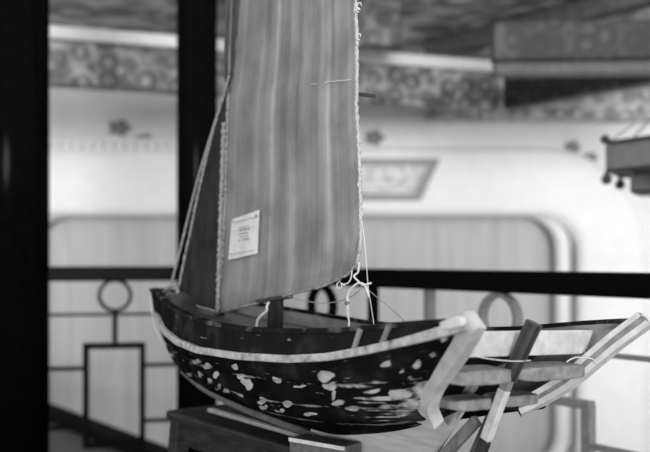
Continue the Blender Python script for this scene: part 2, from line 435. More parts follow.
# raised fore deck hump
bm = bmesh.new(); prev = None
for i in range(21):
    t = .80+.14*i/20; s, l, d = hull_sld(t, 0)
    rr = [bm.verts.new(BP(s, (l-.02)*math.cos(q), d+.022-.03*math.sin(math.pi*i/20)*math.sin(q))) for q in [math.pi*k/10 for k in range(11)]]
    if prev:
        for k in range(10): bm.faces.new((prev[k], prev[k+1], rr[k+1], rr[k]))
    prev = rr
obj('fore_deck_cover', bm, M['deck'], boat, smooth=True)

# transom board (white, across), two split outboard planks, rails
def lat_box(bm, s, l0, l1, d0, d1, ds, top_taper=0.):
    P = []
    for l in (l0, l1):
        for (ss, dd) in ((s-ds/2, d0), (s+ds/2, d0), (s+ds/2, d1), (s-ds/2, d1)): P.append(bm.verts.new(BP(ss, l, dd)))
    for f in ((0,1,2,3),(4,7,6,5),(0,4,5,1),(1,5,6,2),(2,6,7,3),(3,7,4,0)): bm.faces.new([P[k] for k in f])
bm = bmesh.new()
P = []
for s in (.090, .100):
    P.append([BP(s, .185, .105), BP(s, -.190, .105), BP(s, -.170, .142), BP(s, .17, .140)])
va = [bm.verts.new(p) for p in P[0]]; vb = [bm.verts.new(p) for p in P[1]]
bm.faces.new(va); bm.faces.new(vb[::-1])
for k in range(4): bm.faces.new((va[k], vb[k], vb[(k+1)%4], va[(k+1)%4]))
obj('transom_board', bm, M['palewood'], boat, bevel=.002)['label'] = 'pale board across the stern'
# dark bulkhead inside the stern
bm = bmesh.new()
def bulk_poly(t):
    L = [hull_sld(t, v) for v in (.12, .3, .45, .6, .8)]
    return [BP(s, l-.008, d) for s, l, d in L]+[BP(s, -(l-.008), d) for s, l, d in L[::-1]]
prism(bm, bulk_poly(.16), E1*.008)
obj('bulkhead', bm, M['darkwood'], boat)
def split_plank(s, lws, dc, th, ds, name, notch, label):
    for side in (1, -1):
        lw = lws[0] if side == 1 else lws[1]; bm = bmesh.new(); n = 10; rings = []
        for k in range(n+1):
            u = k/n; l = side*(notch+(lw-notch)*u)+.014*(1-u)
            e = max(0, (u-.75)/.25); wa = .35 if side == 1 else .12
            e0 = max(0, 1-u/.2)
            th_ = th*(1-wa*e*e-.35*e0*e0)+noise.noise(Vector((u*4, side, s*30)))*.0015
            ds_ = ds*(1-.45*e*e*(1 if side == 1 else .3)-.3*e0*e0)
            rings.append([bm.verts.new(BP(s+ds*.5-(ds_ if q in (0, 3) else 0), l, dc+(th_/2 if q > 1 else -th_/2)+ (.003 if q == 0 else 0))) for q in range(4)])
        for Aq, Bq in zip(rings, rings[1:]):
            for k in range(4): bm.faces.new((Aq[k], Aq[(k+1)%4], Bq[(k+1)%4], Bq[k]))
        bm.faces.new(rings[0]); bm.faces.new(rings[-1][::-1])
        obj(name, bm, M['greywood'], boat, bevel=.003)['label'] = label
split_plank(.096, (.152, .15), .165, .023, .052, 'rudder_plank', .006, 'grey weathered upper plank beside the rudder stock')
split_plank(.128, (.104, .085), .208, .019, .04, 'rudder_ledge', .006, 'grey weathered lower plank beside the rudder stock')
# rudder: round dark stock, squared pale lower part
bm = bmesh.new()
tube(bm, [BP(.055, .009, .091), BP(.088, .0205, .172)], [.0125, .0115], 20)
st = obj('rudder_stock', bm, M['darkwood'], boat, smooth=False, bevel=.001); st['label'] = 'dark round rudder stock'
bm = bmesh.new(); bar(bm, BP(.095, .0204, .188), BP(.126, .0206, .264), .0125, .016, up=E1)
lo = obj('rudder_shank', bm, M['palewood'], boat, bevel=.002); lo['label'] = 'pale painted lower rudder shank'
bm = bmesh.new(); bar(bm, BP(.085, .0203, .164), BP(.0947, .0204, .1875), .012, .0155, up=E1); obj('rudder_neck', bm, M['greywood'], boat, bevel=.002)
bm = bmesh.new(); bar(bm, BP(.1263, .0206, .2647), BP(.146, .0206, .312), .012, .0155, up=E1)
obj('rudder_foot', bm, M['darkwood'], boat, bevel=.002)
bm = bmesh.new(); bar(bm, SP(490, 416), SP(472, 456), .01, .010, up=E1); obj('rudder_blade', bm, M['midwood'], boat, bevel=.002)
bm = bmesh.new(); bar(bm, SP(474, 384, .004), SP(448, 423, .004), .012, .014, up=E1); obj('sternpost', bm, M['greywood'], boat, bevel=.002)
bm = bmesh.new(); bar(bm, SP(477, 420), SP(443, 457), .013, .017, up=E1); obj('lower_sternpost', bm, M['midwood'], boat, bevel=.002)
# thin white cord under the transom board
bm = bmesh.new()
tube(bm, smooth_path([BP(.055, .165, .122), BP(.06, .12, .136), BP(.063, .05, .144), BP(.066, 0, .145)]), .0008, 6)
obj('stern_cord', bm, M['string'], boat, smooth=True)
bm = bmesh.new()
tube(bm, smooth_path([BP(.055, -.07, .148), BP(.06, -.10, .143), BP(.06, -.14, .146), BP(.062, -.155, .154)]), .001, 6)
obj('stern_cord', bm, M['string'], boat, smooth=True)
# pale ribs on the bulwark outside, near the stern
for x0, y0, x1, y1 in ((362,326,355,350),(391,325,384,343)):
    # find t for the top pixel
    best = min((abs(px_of(HP(i/400, .01, 1))[0]-x0), i/400) for i in range(400))[1]
    bes2 = min((abs(px_of(HP(i/400, .14, 1))[0]-x1), i/400) for i in range(400))[1]
    bm = bmesh.new(); bar(bm, HP(best, .01, 1, .001), HP(bes2, .145, 1, .001), .007, .007, up=NN)
    obj('bulwark_rib', bm, M['midwood'], boat)

# ------------------------------------------------------------------ masts, sails, rigging
LEFT = [(-90,243),(0,239.5),(50,236),(78,233),(100,228.5),(150,226.5),(200,225.5),(250,222.5),(290,220),(313,217)]
RIGHT = [(-90,352),(0,355.5),(40,357),(80,357),(110,356.5),(150,359),(200,360.5),(240,361),(262,358),(275,353)]
BOT = [(217,313),(232,309),(250,305),(270,299),(300,292),(325,286),(340,279),(350,274),(358,265),(361,262)]
def xl(y): return interp(y, *zip(*LEFT))
def xr(y): return interp(y, *zip(*RIGHT))
TOPY = -85
def sail_uv(u, v):
    # v: 0 top, 1 bottom edge
    xb = 217+(358-217)*u; yb = interp(xb, *zip(*BOT)); y = TOPY+(yb-TOPY)*v
    yl = TOPY+(313-TOPY)*v; yr = TOPY+(266-TOPY)*v
    x = xl(yl)*(1-u)+xr(yr)*u
    bil = .028*math.sin(math.pi*u)*(.35+.65*math.sin(math.pi*min(1, v*.9+.1)))
    w = math.sin(math.pi*u)
    bil += w*.0025*math.sin(u*26+v*2.2)+w*.002*math.sin(u*47-v*3+1)+.006*w*noise.noise(Vector((u*3, v*3, 5)))
    # creases near the clew
    c = math.exp(-((u-1)**2+(v-1)**2*2)/.05); bil += c*.007*noise.noise(Vector((u*22, v*22, 1)))
    e = max(0, (v-.96)/.04); bil -= e*.006
    return SP(x, y, bil)
def sail_px(px, py, off=0.):            # invert by search: sail surface seen at pixel
    u, v = .5, .8
    for _ in range(25):
        p = sail_uv(u, v); x, y = px_of(p); u += (px-x)/130*.8; v += (py-y)/380*.8
    return sail_uv(u, v)+NN*off
bm = bmesh.new(); uvl = bm.loops.layers.uv.new('UVMap'); NU, NW = 70, 130; G = []
for i in range(NU+1):
    G.append([bm.verts.new(sail_uv(i/NU+(.004*noise.noise(Vector((j*.7, 3, i)))if i in (0, NU) else 0), j/NW+(.006*noise.noise(Vector((i*.6, 1, 2))) if j == NW else 0))) for j in range(NW+1)])
for i in range(NU):
    for j in range(NW):
        f = bm.faces.new((G[i][j], G[i+1][j], G[i+1][j+1], G[i][j+1]))
        for lp, (a, b) in zip(f.loops, ((i,j),(i+1,j),(i+1,j+1),(i,j+1))): lp[uvl].uv = (a/NU, b/NW)
main = obj('mainsail', bm, M['sail'], boat, smooth=True)
x = main.modifiers.new('cloth', 'SOLIDIFY'); x.thickness = .0012; x.offset = 1
# hems
def hem(name, pts, r, m, par, seed):
    bm = bmesh.new(); path = []
    for i, p in enumerate(pts):
        path.append(p+Vector((noise.noise(Vector((i*.55, seed, 0))), noise.noise(Vector((i*.55, seed, 9))), noise.noise(Vector((i*.55, seed, 4)))))*.0028)
    tube(bm, path, [r*(1+.55*noise.noise(Vector((i*.5, seed, 2)))) for i in range(len(path))], 7)
    return obj(name, bm, m, par, smooth=True)
hem('leech_hem', [sail_uv(1, j/150) for j in range(151)], .0032, M['hem'], main, 1)
hem('foot_hem', [sail_uv(i/90, 1.0) for i in range(91)], .0026, M['hemgrey'], main, 2)
hem('luff_hem', [sail_uv(.0, .45+.55*j/110) for j in range(111)], .0045, M['hemgrey'], main, 3)
# paper tag pinned to the sail
bm = bmesh.new(); Q = [(233.5,218.5),(261.5,210.5),(259.5,254),(230,259)]; n = 12; T = []
for i in range(n+1):
    r = []
    for j in range(n+1):
        u, v = i/n, j/n
        a = [(Q[0][k]*(1-u)+Q[1][k]*u)*(1-v)+(Q[3][k]*(1-u)+Q[2][k]*u)*v for k in (0, 1)]
        r.append(bm.verts.new(sail_px(a[0], a[1]+.8*math.sin(u*3+1), .0045+.002*(u*(1-u)*4))))
    T.append(r)
for i in range(n):
    for j in range(n): bm.faces.new((T[i][j], T[i+1][j], T[i+1][j+1], T[i][j+1]))
def tag_pt(u, v, off=.0085):
    a = [(Q[0][k]*(1-u)+Q[1][k]*u)*(1-v)+(Q[3][k]*(1-u)+Q[2][k]*u)*v for k in (0, 1)]
    return sail_px(a[0], a[1], off)
for (u0, v0, u1, v1, wd) in ((.12,.13,.93,.14,.0011),(.08,.9,.9,.9,.0012),(.04,.06,.10,.06,.004),(.9,.11,.96,.11,.005)):
    bar(bm, tag_pt(u0, v0), tag_pt(u1, v1), .0008, wd, up=EZ, mi=1)
random.seed(9)
for r_, (a, b) in zip((.30,.37,.45,.53,.60), ((.35,.66),(.4,.7),(.36,.7),(.42,.68),(.36,.72))):   # faint unreadable rows of small characters
    x0 = a
    while x0 < b:
        L = random.uniform(.03, .07); bar(bm, tag_pt(x0, r_), tag_pt(x0+L, r_), .0008, .0028*random.uniform(.5, 1), up=EZ, mi=1); x0 += L+random.uniform(.025, .05)
bar(bm, tag_pt(.08, .35), tag_pt(.85, .35), .0006, .0006, up=EZ, mi=1)
obj('paper_tag', bm, [M['paper'], M['ink']], main)['label'] = 'cream paper tag with faint small print'
# batten end poking out of the sail
bm = bmesh.new(); bar(bm, SP(330, 91, -.006), SP(374.5, 96, -.006), .0075, .007)
obj('batten', bm, M['darkwood'], main, bevel=.001)
# thread on the sail, loops on the leech
bm = bmesh.new()
tube(bm, smooth_path([sail_px(312, 85, .003), sail_px(330, 82, .003), sail_px(352, 80, .003)]), .0006, 5)
obj('thread', bm, M['string'], main, smooth=True)
random.seed(5)
for (x, y, r) in ((359,6,.006),(359,37,.005),(358,10,.004),(361,172,.004),(362,210,.006),(361,216,.004),(359,185,.003)):
    bm = bmesh.new(); c = SP(x, y, .003)
    tube(bm, [c+Vector((math.cos(q)*r*.6+random.uniform(-1,1)*.0008, 0, math.sin(q)*r+random.uniform(-1,1)*.0008)) for q in [2*math.pi*k/12*.85 for k in range(13)]], .0011, 6)
    obj('thread_loop', bm, M['string'], main, smooth=True)
# jib
JL = [(97,223.5),(130,213.5),(160,206),(200,197),(230,191),(260,184.5),(285,179.5),(302,177)]
def jib_uv(u, v):
    yl, yr = 97+(301-97)*v, 97+(312-97)*v
    x0 = interp(yl, *zip(*JL)); x1 = 225.5 - 7*max(0, v-.1)
    x = x0*(1-u)+x1*u; y = yl*(1-u)+yr*u
    return SP(x, y, .004+.012*math.sin(math.pi*u)*v+.002*noise.noise(Vector((u*5, v*6, 0))))
bm = bmesh.new(); G = [[bm.verts.new(jib_uv(i/24, j/60)) for j in range(61)] for i in range(25)]
for i in range(24):
    for j in range(60): bm.faces.new((G[i][j], G[i+1][j], G[i+1][j+1], G[i][j+1]))
jib = obj('foresail', bm, M['jib'], boat, smooth=True)
x = jib.modifiers.new('cloth', 'SOLIDIFY'); x.thickness = .0012; x.offset = 1
hem('fore_hem', [jib_uv(0, j/90) for j in range(91)], .0036, M['hemgrey'], jib, 6)
hem('after_hem', [jib_uv(1, .12+.88*j/110)+NN*.004 for j in range(111)], .0046, M['hemgrey'], jib, 7)
hem('foot_hem', [jib_uv(i/30, 1) for i in range(31)], .0025, M['hemgrey'], jib, 8)
# foremast behind the luff, main mast
def heel_line(x0, y0, x1, y1, bil=0.): return SP(x0, y0, bil), SP(x1, y1, bil)
bm = bmesh.new(); tube(bm, [SP(x, y, -.014) for x, y in ((235.5,-85),(232,0),(230,50),(229,76),(228,84),(227.5,120),(222,318))], [.0135,.0135,.0125,.011,.006,.005,.006], 16)
obj('luff_spar', bm, M['darkwood'], boat, smooth=True)
bm = bmesh.new(); a, b = heel_line(290, -85, 275, 330, -.015); tube(bm, [a, b], [.012, .0155], 18)
obj('mast', bm, M['mast'], boat, smooth=True)
# mast band at the foot of the sail
bm = bmesh.new(); bar(bm, SP(262, 301, -.004), SP(287, 297, -.004), .03, .006); obj('mast_band', bm, M['darkwood'], boat)
# ropes
def rope(name, pts, r, m, label=None):
    bm = bmesh.new(); tube(bm, smooth_path(pts, 8), r, 6)
    o = obj(name, bm, m, boat, smooth=True)
    if label: o['label'] = label
rope('forestay', [SP(167, 300, .0), SP(180, 250, 0), SP(197, 182, 0), SP(214, 125, 0), SP(223, 96, 0), SP(229, 76, 0)], .0028, M['hemgrey'])
rope('bow_lashing', [SP(163, 296, .02), SP(168, 288, .025), SP(176, 286, .022), SP(178, 298, .022), SP(172, 301, .025), SP(165, 300, .02)], .005, M['hemgrey'])
rope('bow_cord', [SP(151, 296, .012), SP(151.5, 312, .014), SP(155, 328, .016), SP(161, 339, .018), SP(168, 346, .02)], .001, M['string'], 'thin white cord at the bow')
rope('mast_cord', [SP(269, 302, .004), SP(267, 306, .008), SP(266.5, 311, .008), SP(261, 316, .008), SP(257.5, 321, .008), SP(256.5, 327, .008)], .0026, M['string'], 'white cord hanging at the mast foot')
rope('sheet_line', [SP(285, 295, .0), SP(300, 300, 0), SP(322, 303, 0), SP(340, 301, 0), SP(352, 296, 0), SP(360, 290, 0)], .0009, M['cord'])
rope('clew_cord', [SP(348, 318, .02), SP(347, 300, .02), SP(349, 292, .02), SP(355, 285, .02), SP(361, 283, .02), SP(366, 287, .02), SP(369, 297, .02)], .0018, M['string'], 'knotted white cord below the sail corner')
rope('clew_cord', [SP(359, 262, .01), SP(358, 272, .01), SP(354, 276, .012), SP(358, 281, .015), SP(363, 285, .02), SP(371, 283, .02)], .0018, M['string'])
rope('clew_cord', [SP(348, 298, .021), SP(348, 310, .021), SP(349, 322, .021), SP(348.5, 327, .03)], .0016, M['string'])
rope('backstay', [SP(361, 215, 0), SP(365, 245, .0), SP(368, 285, .0), SP(371, 305, .01), SP(374, 325, .03)], .0007, M['string'], 'thin white line from sail edge to gunwale')
rope('backstay', [SP(366, 288, .02), SP(378, 298, .0), SP(395, 312, -.02), SP(405, 322, -.04)], .0007, M['cord'])
rope('curl_thread', [SP(352, 270, .01), SP(351, 278, .01), SP(348, 283, .01), SP(344, 284, .01)], .0012, M['string'])
rope('curl_thread', [SP(340, 281, .01), SP(337, 284, .01), SP(338, 288, .01), SP(342, 287, .01), SP(341, 283, .01), SP(345, 286, .01)], .001, M['string'])
bm = bmesh.new(); bmesh.ops.create_icosphere(bm, subdivisions=2, radius=.0045)
bmesh.ops.translate(bm, verts=bm.verts[:], vec=SP(347, 303, .021)); obj('cord_knot', bm, M['midwood'], boat, smooth=True)

# ------------------------------------------------------------------ bench, batten, shim
TZ = CH-.337
BE = Vector((.6, -.8, 0)); BN = Vector((.8, .6, 0)); BC = W(165, 409.5, 2.002); BC.z = TZ
bench = empty('wooden_bench', (BC.x+.33, BC.y-.35, 0), 'narrow dark wooden bench with splayed legs carrying the model boat', 'bench')
BL, BW = 1.05, .205
bm = bmesh.new(); cc = BC+BE*(BL/2)+BN*(BW/2)-EZ*.011
add_box(bm, cc, BE, BN, EZ, BL, BW, .022); obj('bench_top', bm, M['bench'], bench, bevel=.007)
for k in (0, 1):
    bm = bmesh.new(); o = BC+BN*(.022+k*(BW-.044))
    bar(bm, o+BE*.03-EZ*.045, o+BE*(BL-.03)-EZ*.045, .014, .05); obj('apron', bm, M['bench'], bench)
for k in (0, 1):
    bm = bmesh.new(); o = BC+BE*(.03+k*(BL-.06))
    bar(bm, o+BN*.02-EZ*.045, o+BN*(BW-.02)-EZ*.045, .014, .05); obj('end_apron', bm, M['bench'], bench)
for a in (0, 1):
    for k in (0, 1):
        bm = bmesh.new(); o = BC+BE*(.028+a*(BL-.056))+BN*(.024+k*(BW-.048))-EZ*.0215
        ft = o+BE*((-1 if a == 0 else 1)*.05)+BN*((-1 if k == 0 else 1)*.03); ft.z = 0.001
        bar(bm, o, ft, .034, .036, up=BE); obj('leg', bm, M['bench'], bench, bevel=.003)
bm = bmesh.new(); bar(bm, Vector((-.252, 1.978, TZ+.0045)), Vector((-.033, 1.672, TZ+.0045)), .013, .008)
tag(obj('wooden_batten', bm, M['batten'], bevel=.001), 'thin pale wooden batten lying flat on the bench under the bow', 'strip of wood')
bm = bmesh.new()
a, b = Vector((-.062, 1.559, TZ)), Vector((.033, 1.480, TZ)); e = (b-a).normalized(); nrm = Vector((-e.y, e.x, 0))
add_box(bm, (a+b)/2+nrm*.0235+EZ*.0142, e, nrm, EZ, (b-a).length, .047, .0275)
tag(obj('support_board', bm, M['board'], bevel=.003), 'small flat board with a pale front edge wedged under the hull on the bench', 'board')
sb = bpy.data.objects['support_board']
bm = bmesh.new(); add_box(bm, (a+b)/2-nrm*.001+EZ*.0245, e, nrm, EZ, (b-a).length*.98, .003, .0065)
obj('board_edge', bm, M['palewood'], sb)

# ------------------------------------------------------------------ columns
def column(px, Y, rpx, label, name='lacquered_column'):
    X = (px-325)/F*Y; r = rpx/F*Y
    c = empty(name, (X, Y, 0), label, 'column')
    bm = bmesh.new(); lathe(bm, (X, Y, 0), [(r, .05), (r, 2.6)], 64); s = obj('shaft', bm, M['lacquer'], c, smooth=False)
    for p in s.data.polygons: p.use_smooth = abs(p.normal.z) < .5
    bm = bmesh.new(); lathe(bm, (X, Y, 0), [(r*1.35, 0), (r*1.4, .03), (r*1.25, .055), (r*1.02, .07)], 48); obj('base', bm, M['kerb'], c, smooth=True)
    return X, Y, r
c_mid = column(197, 3.73, 20, 'slim black lacquered column where the two railings meet, behind the sail')
c_left = column(12, 3.6, 36, 'thick black column at the left border of the picture')

# ------------------------------------------------------------------ railings
RD = .064
def rail_pt(o, e, t, d): p = o+e*t; p.z = CH-d; return p
def railing(name, label, o, e, t0, t1, parts, mats):
    r = empty(name, rail_pt(o, e, (t0+t1)/2, CH), label, 'railing', 'black railings around the pavilion')
    bm = bmesh.new(); bar(bm, rail_pt(o, e, t0, RD), rail_pt(o, e, t1, RD), .055, .06); obj('handrail', bm, M['rail'], r, bevel=.006)
    bm = bmesh.new(); bar(bm, rail_pt(o, e, t0, .84), rail_pt(o, e, t1, .84), .04, .04); obj('bottom_rail', bm, M['rail'], r, bevel=.004)
    s = Vector((-e.y, e.x, 0))
    for p in parts:
        bm = bmesh.new(); m = mats(p[1]) if callable(mats) else mats
        if p[0] == 'ring':
            _, t, d, rad, w, dep = p
            pts = [rail_pt(o, e, t, d)+e*(math.cos(q)*rad)+EZ*(math.sin(q)*rad) for q in [2*math.pi*k/48 for k in range(48)]]
            cen = rail_pt(o, e, t, d)
            sweep(bm, pts, dep, w, [(x-cen).normalized() for x in pts], closed=True); obj('ring', bm, m, r)
        elif p[0] == 'post':
            _, t, d0, d1, w = p; bar(bm, rail_pt(o, e, t, d0), rail_pt(o, e, t, d1), w, w*1.0, up=e); obj('upright', bm, m, r)
        elif p[0] == 'bar':
            _, a, b, d, w = p; bar(bm, rail_pt(o, e, a, d), rail_pt(o, e, b, d), w*1.4, w); obj('crossbar', bm, m, r)
        elif p[0] == 'rect':
            _, a, b, d0, d1, w = p
            pts = [rail_pt(o, e, a, d0), rail_pt(o, e, b, d0), rail_pt(o, e, b, d1), rail_pt(o, e, a, d1)]
            for k in range(4):
                q0, q1 = pts[k], pts[(k+1)%4]; dd = (q1-q0).normalized()*w/2
                bar(bm, q0-dd, q1+dd, w*1.3, w, up=EZ if k % 2 == 0 else e)
            obj('panel_frame', bm, m, r)
    return r
# left: from thick column to middle column
oL = Vector((c_left[0], c_left[1], 0)); eL = Vector((c_mid[0]-c_left[0], c_mid[1]-c_left[1], 0)); LL = eL.length; eL.normalize()
def tl(px):
    u = (px-325)/F; return (u*oL.y-oL.x)/(eL.x-u*eL.y)
dl = lambda py: (py-HY)/F*3.66
tr = tl(115)
railing('railing', 'black railing section between thick left column and slim column, one ring over a tall rectangle', oL, eL, c_left[2]-.004, LL-c_mid[2]+.004,
    [('ring', tr, dl(295.5), .062, .0145, .022), ('post', tr, dl(311), dl(344), .02), ('rect', tl(86), tl(142.5), dl(346), dl(445), .024),
     ('bar', c_left[2], tl(115)-.005, dl(314.5), .0115), ('bar', tl(115)+.005, LL-c_mid[2], dl(314.5), .0115),
     ('bar', c_left[2], tl(86), dl(368), .015), ('bar', tl(142.5), LL-c_mid[2], dl(366), .014),
     ('bar', c_left[2], tl(86), dl(427), .015), ('bar', tl(142.5), LL-c_mid[2], dl(422), .014)], M['rail'])
# right: towards the viewer
oR = Vector((.166, 2.88, 0)); eR = Vector((.584, -.796, 0)).normalized()
t_start = -1.03
rl = railing('railing', 'long black handrail running from slim column past the stern to right border', oR, eR, t_start, 1.55,
    [('ring', -.298, .164, .064, .0125, .03), ('ring', .524, .164, .064, .0125, .03),
     ('post', -.298, .226, .36, .018), ('post', .524, .226, .36, .018),
     ('post', -.02, .09, .83, .026), ('post', .245, .09, .83, .026),
     ('bar', -.9, -.02, .234, .012), ('bar', .245, 1.55, .234, .012),
     ('bar', .245, .825, .362, .02), ('bar', -.56, -.02, .362, .02), ('post', .815, .362, .83, .026),
     ('bar', .815, 1.5, .462, .014), ('bar', -.02, .245, .462, .014)], lambda t: M['rail_lit'] if t > .2 else M['rail'])
bm = bmesh.new(); bar(bm, rail_pt(oR, eR, 1.53, .02), rail_pt(oR, eR, 1.53, .9), .06, .06, up=eR); obj('end_post', bm, M['rail'], rl, bevel=.005)

# ------------------------------------------------------------------ floor, kerb, ground
e_pts = (W(48, 412, 5.27), W(130, 447, 4.3))
ed = Vector((.584, -.796, 0)).normalized(); en = Vector((.796, .584, 0))       # deck edge parallel to the right railing
ep = Vector((-1.62, 5.27, 0))
bm = bmesh.new()
a, b = ep-ed*1.0, ep+ed*8.5
prism(bm, [a, b, b-en*5.5, a-en*5.5], Vector((0, 0, -.12))); struct(obj('floor', bm, M['floor']))
bm = bmesh.new(); bar(bm, a-en*.05+EZ*.03, b-en*.05+EZ*.03, .1, .06); struct(obj('trim_1', bm, M['kerb']))
bm = bmesh.new(); add_box(bm, (0, 3, -.76), EX, EY, EZ, 16, 16, .08); struct(obj('ground', bm, M['ground']))

# ------------------------------------------------------------------ back wall with the rounded opening
YW = 7.2
def rr(x0, x1, z0, z1, r, n=14, Y=YW):
    pts = []
    for (cx, cz, a0) in ((x1-r, z1-r, 0), (x0+r, z1-r, 90), (x0+r, z0+r, 180), (x1-r, z0+r, 270)):
        for k in range(n+1):
            q = math.radians(a0+90*k/n); pts.append(Vector((cx+r*math.cos(q), Y, cz+r*math.sin(q))))
    return pts
wx = lambda px, Y=YW: (px-325)/F*Y
wz = lambda py, Y=YW: CH-(py-HY)/F*Y
OX0, OX1, OZ1 = wx(14), wx(579), wz(215)
def ring_face(bm, inner, outer, dy):
    """flat ring between two loops of equal length, with depth dy"""
    n = len(inner); L = []
    for loop, off in ((inner, 0), (outer, 0), (outer, dy), (inner, dy)): L.append([bm.verts.new(p+EY*off) for p in loop])
    for A_, B_ in ((0, 1), (1, 2), (2, 3), (3, 0)):
        for k in range(n): bm.faces.new((L[A_][k], L[A_][(k+1)%n], L[B_][(k+1)%n], L[B_][k]))
inner = rr(OX0, OX1, -.9, OZ1, .34)
outer = []
for p in inner:                          # push each point outwards to the wall's rectangle
    outer.append(p)
X0, X1, Z0, Z1 = -5.2, 5.2, -1.0, 2.44
n = 15; out = []
for q, (cx, cz) in enumerate(((X1, Z1), (X0, Z1), (X0, Z0), (X1, Z0))):
    for k in range(n):
        u = k/(n-1); nb = [((X1, OZ1), (OX1, Z1)), ((OX0, Z1), (X0, OZ1)), ((X0, -.9), (OX0, Z0)), ((OX1, Z0), (X1, -.9))][q]
        if u < .5: x, z = nb[0][0]+(cx-nb[0][0])*u*2, nb[0][1]+(cz-nb[0][1])*u*2
        else: x, z = cx+(nb[1][0]-cx)*(u-.5)*2, cz+(nb[1][1]-cz)*(u-.5)*2
        out.append(Vector((x, YW, z)))
bm = bmesh.new(); ring_face(bm, inner, out, .25); struct(obj('wall_back', bm, M['wallgrey']))
# white moulding round the opening
bm = bmesh.new()
cen = rr(wx(-20), wx(611), -1.2, wz(181), .55, n=18)
nn = len(cen); pr = [(-.27, 0), (-.265, -.035), (-.2, -.06), (.2, -.06), (.26, -.035), (.27, 0)]; L = []
for i, p in enumerate(cen):
    d = (cen[(i+1) % nn]-cen[i-1]).normalized(); o_ = d.cross(EY).normalized()
    if o_.dot(p-Vector((wx(300), YW, .1))) < 0: o_ = -o_
    L.append([bm.verts.new(p+o_*a+EY*b) for a, b in pr])
for i in range(nn):
    A_, B_ = L[i], L[(i+1) % nn]
    for k in range(5): bm.faces.new((A_[k], A_[k+1], B_[k+1], B_[k]))
struct(obj('trim_2', bm, M['white'], smooth=True))
# window: rounded pale tube frame in the opening
win = struct(bpy.data.objects.new('window_1', None)); C.objects.link(win); win.location = (wx(300), YW+.12, -.85); ORG['window_1'] = win.location.copy()
bm = bmesh.new(); pts = rr(OX0+.065, OX1-.085, -.85, OZ1+.055, .33, Y=YW+.15); tube(bm, pts, .066, 14, closed=True); obj('window_frame', bm, M['frame'], win, smooth=True)
# curtain
bm = bmesh.new(); n = 240; prev = None
for i in range(n+1):
    x = OX0-.1+(OX1+.2-OX0)*i/n
    col = []
    for j in range(9):
        z = -.98+(OZ1+.25+.98)*j/8
        y = YW+.33+.009*math.sin(x*15+1.5*math.sin(x*2.3))+.005*math.sin(x*37+z*.8)
        if x < wx(140): y += .02*math.sin((x+z*.35)*26)*max(0, min(1, (z-.2)/.8))
        col.append(bm.verts.new((x, y, z)))
    if prev:
        for j in range(8): bm.faces.new((prev[j], col[j], col[j+1], prev[j+1]))
    prev = col
cu = tag(obj('curtain', bm, M['curtain'], smooth=True), 'wide pale grey curtain drawn behind the rounded white opening', 'curtain')
x = cu.modifiers.new('cloth', 'SOLIDIFY'); x.thickness = .004
# scalloped cornice on the left part of the wall
bm = bmesh.new(); x0, x1 = wx(20), wx(345)
k = x0
while k < x1:
    add_box(bm, (k+.04, YW-.02, wz(149)), EX, EY, EZ, .062, .04, .09); k += .085
add_box(bm, ((x0+x1)/2, YW-.025, wz(141)), EX, EY, EZ, x1-x0, .05, .035)
struct(obj('trim_3', bm, M['white'], bevel=.01))
# painted flowers on the wall
for (px, py, rx, rz, lb) in ((120,128,.085,.06,'larger dark painted flower on white wall near the left column'),(145,139,.075,.035,'small dark painted flower on white wall just left of slim column'),
                             (374,138,.075,.06,'dark painted flower on white wall right above the fan-shaped picture'),(572,148,.06,.055,'dark painted flower on white wall left of the hanging lantern'),
                             (590,158,.06,.04,'faint small painted flower on white wall beside the hanging lantern')):
    bm = bmesh.new(); c = Vector((wx(px), YW-.012, wz(py)))
    pts = []
    for q in range(40):
        a = 2*math.pi*q/40; r = 1+.18*math.cos(5*a); pts.append(c+EX*(rx*r*math.cos(a))+EZ*(rz*r*math.sin(a)))
    prism(bm, pts, EY*.012)
    tag(obj('painted_flower', bm, M['spot']), lb, 'wall ornament', 'painted flowers on the white wall')
# fan-shaped picture
Yp = YW-.07
pic = empty('fan_shaped_picture', (wx(352, Yp), Yp, wz(201, Yp)), 'grey framed fan-shaped ink picture on the white wall behind the sail', 'picture')
def trap(x0, x1, x2, x3, y0, y1, Y): return [Vector((wx(x0, Y), Y, wz(y0, Y))), Vector((wx(x1, Y), Y, wz(y0, Y))), Vector((wx(x2, Y), Y, wz(y1, Y))), Vector((wx(x3, Y), Y, wz(y1, Y)))]
bm = bmesh.new(); ring_face(bm, trap(275, 429, 413, 291, 165, 194, Yp-.03), trap(260, 440.5, 421, 280, 158.5, 200.5, Yp-.03), .07); obj('frame', bm, M['picframe'], pic)
bm = bmesh.new(); prism(bm, trap(272, 431, 414, 289, 164, 195, Yp), EY*.03); obj('picture_sheet', bm, M['picture'], pic)

# ------------------------------------------------------------------ painted beams and ceiling
def face_box(p0, p1, h0, h1, th, m, name, label=None, cat='beam', fillet=None):
    """beam between plan points p0,p1; heights above the eye; thickness away from the viewer"""
    a, b = Vector((p0[0], p0[1], 0)), Vector((p1[0], p1[1], 0)); e = (b-a).normalized(); nrm = Vector((-e.y, e.x, 0))
    if nrm.y < 0: nrm = -nrm
    bm = bmesh.new(); add_box(bm, (a+b)/2+nrm*th/2+EZ*(CH+(h0+h1)/2), e, nrm, EZ, (b-a).length, th, h1-h0)
    o = obj(name, bm, m, bevel=.01); tag(o, label, cat)
    if fillet:
        f0, f1, fm, nm = fillet
        bm = bmesh.new(); add_box(bm, (a+b)/2+nrm*(th/2-.02)+EZ*(CH+(f0+f1)/2), e, nrm, EZ, (b-a).length+.02, th+.03, f1-f0)
        obj(nm, bm, fm, o, bevel=.01)
    return o
K = (1.2, 6.2)
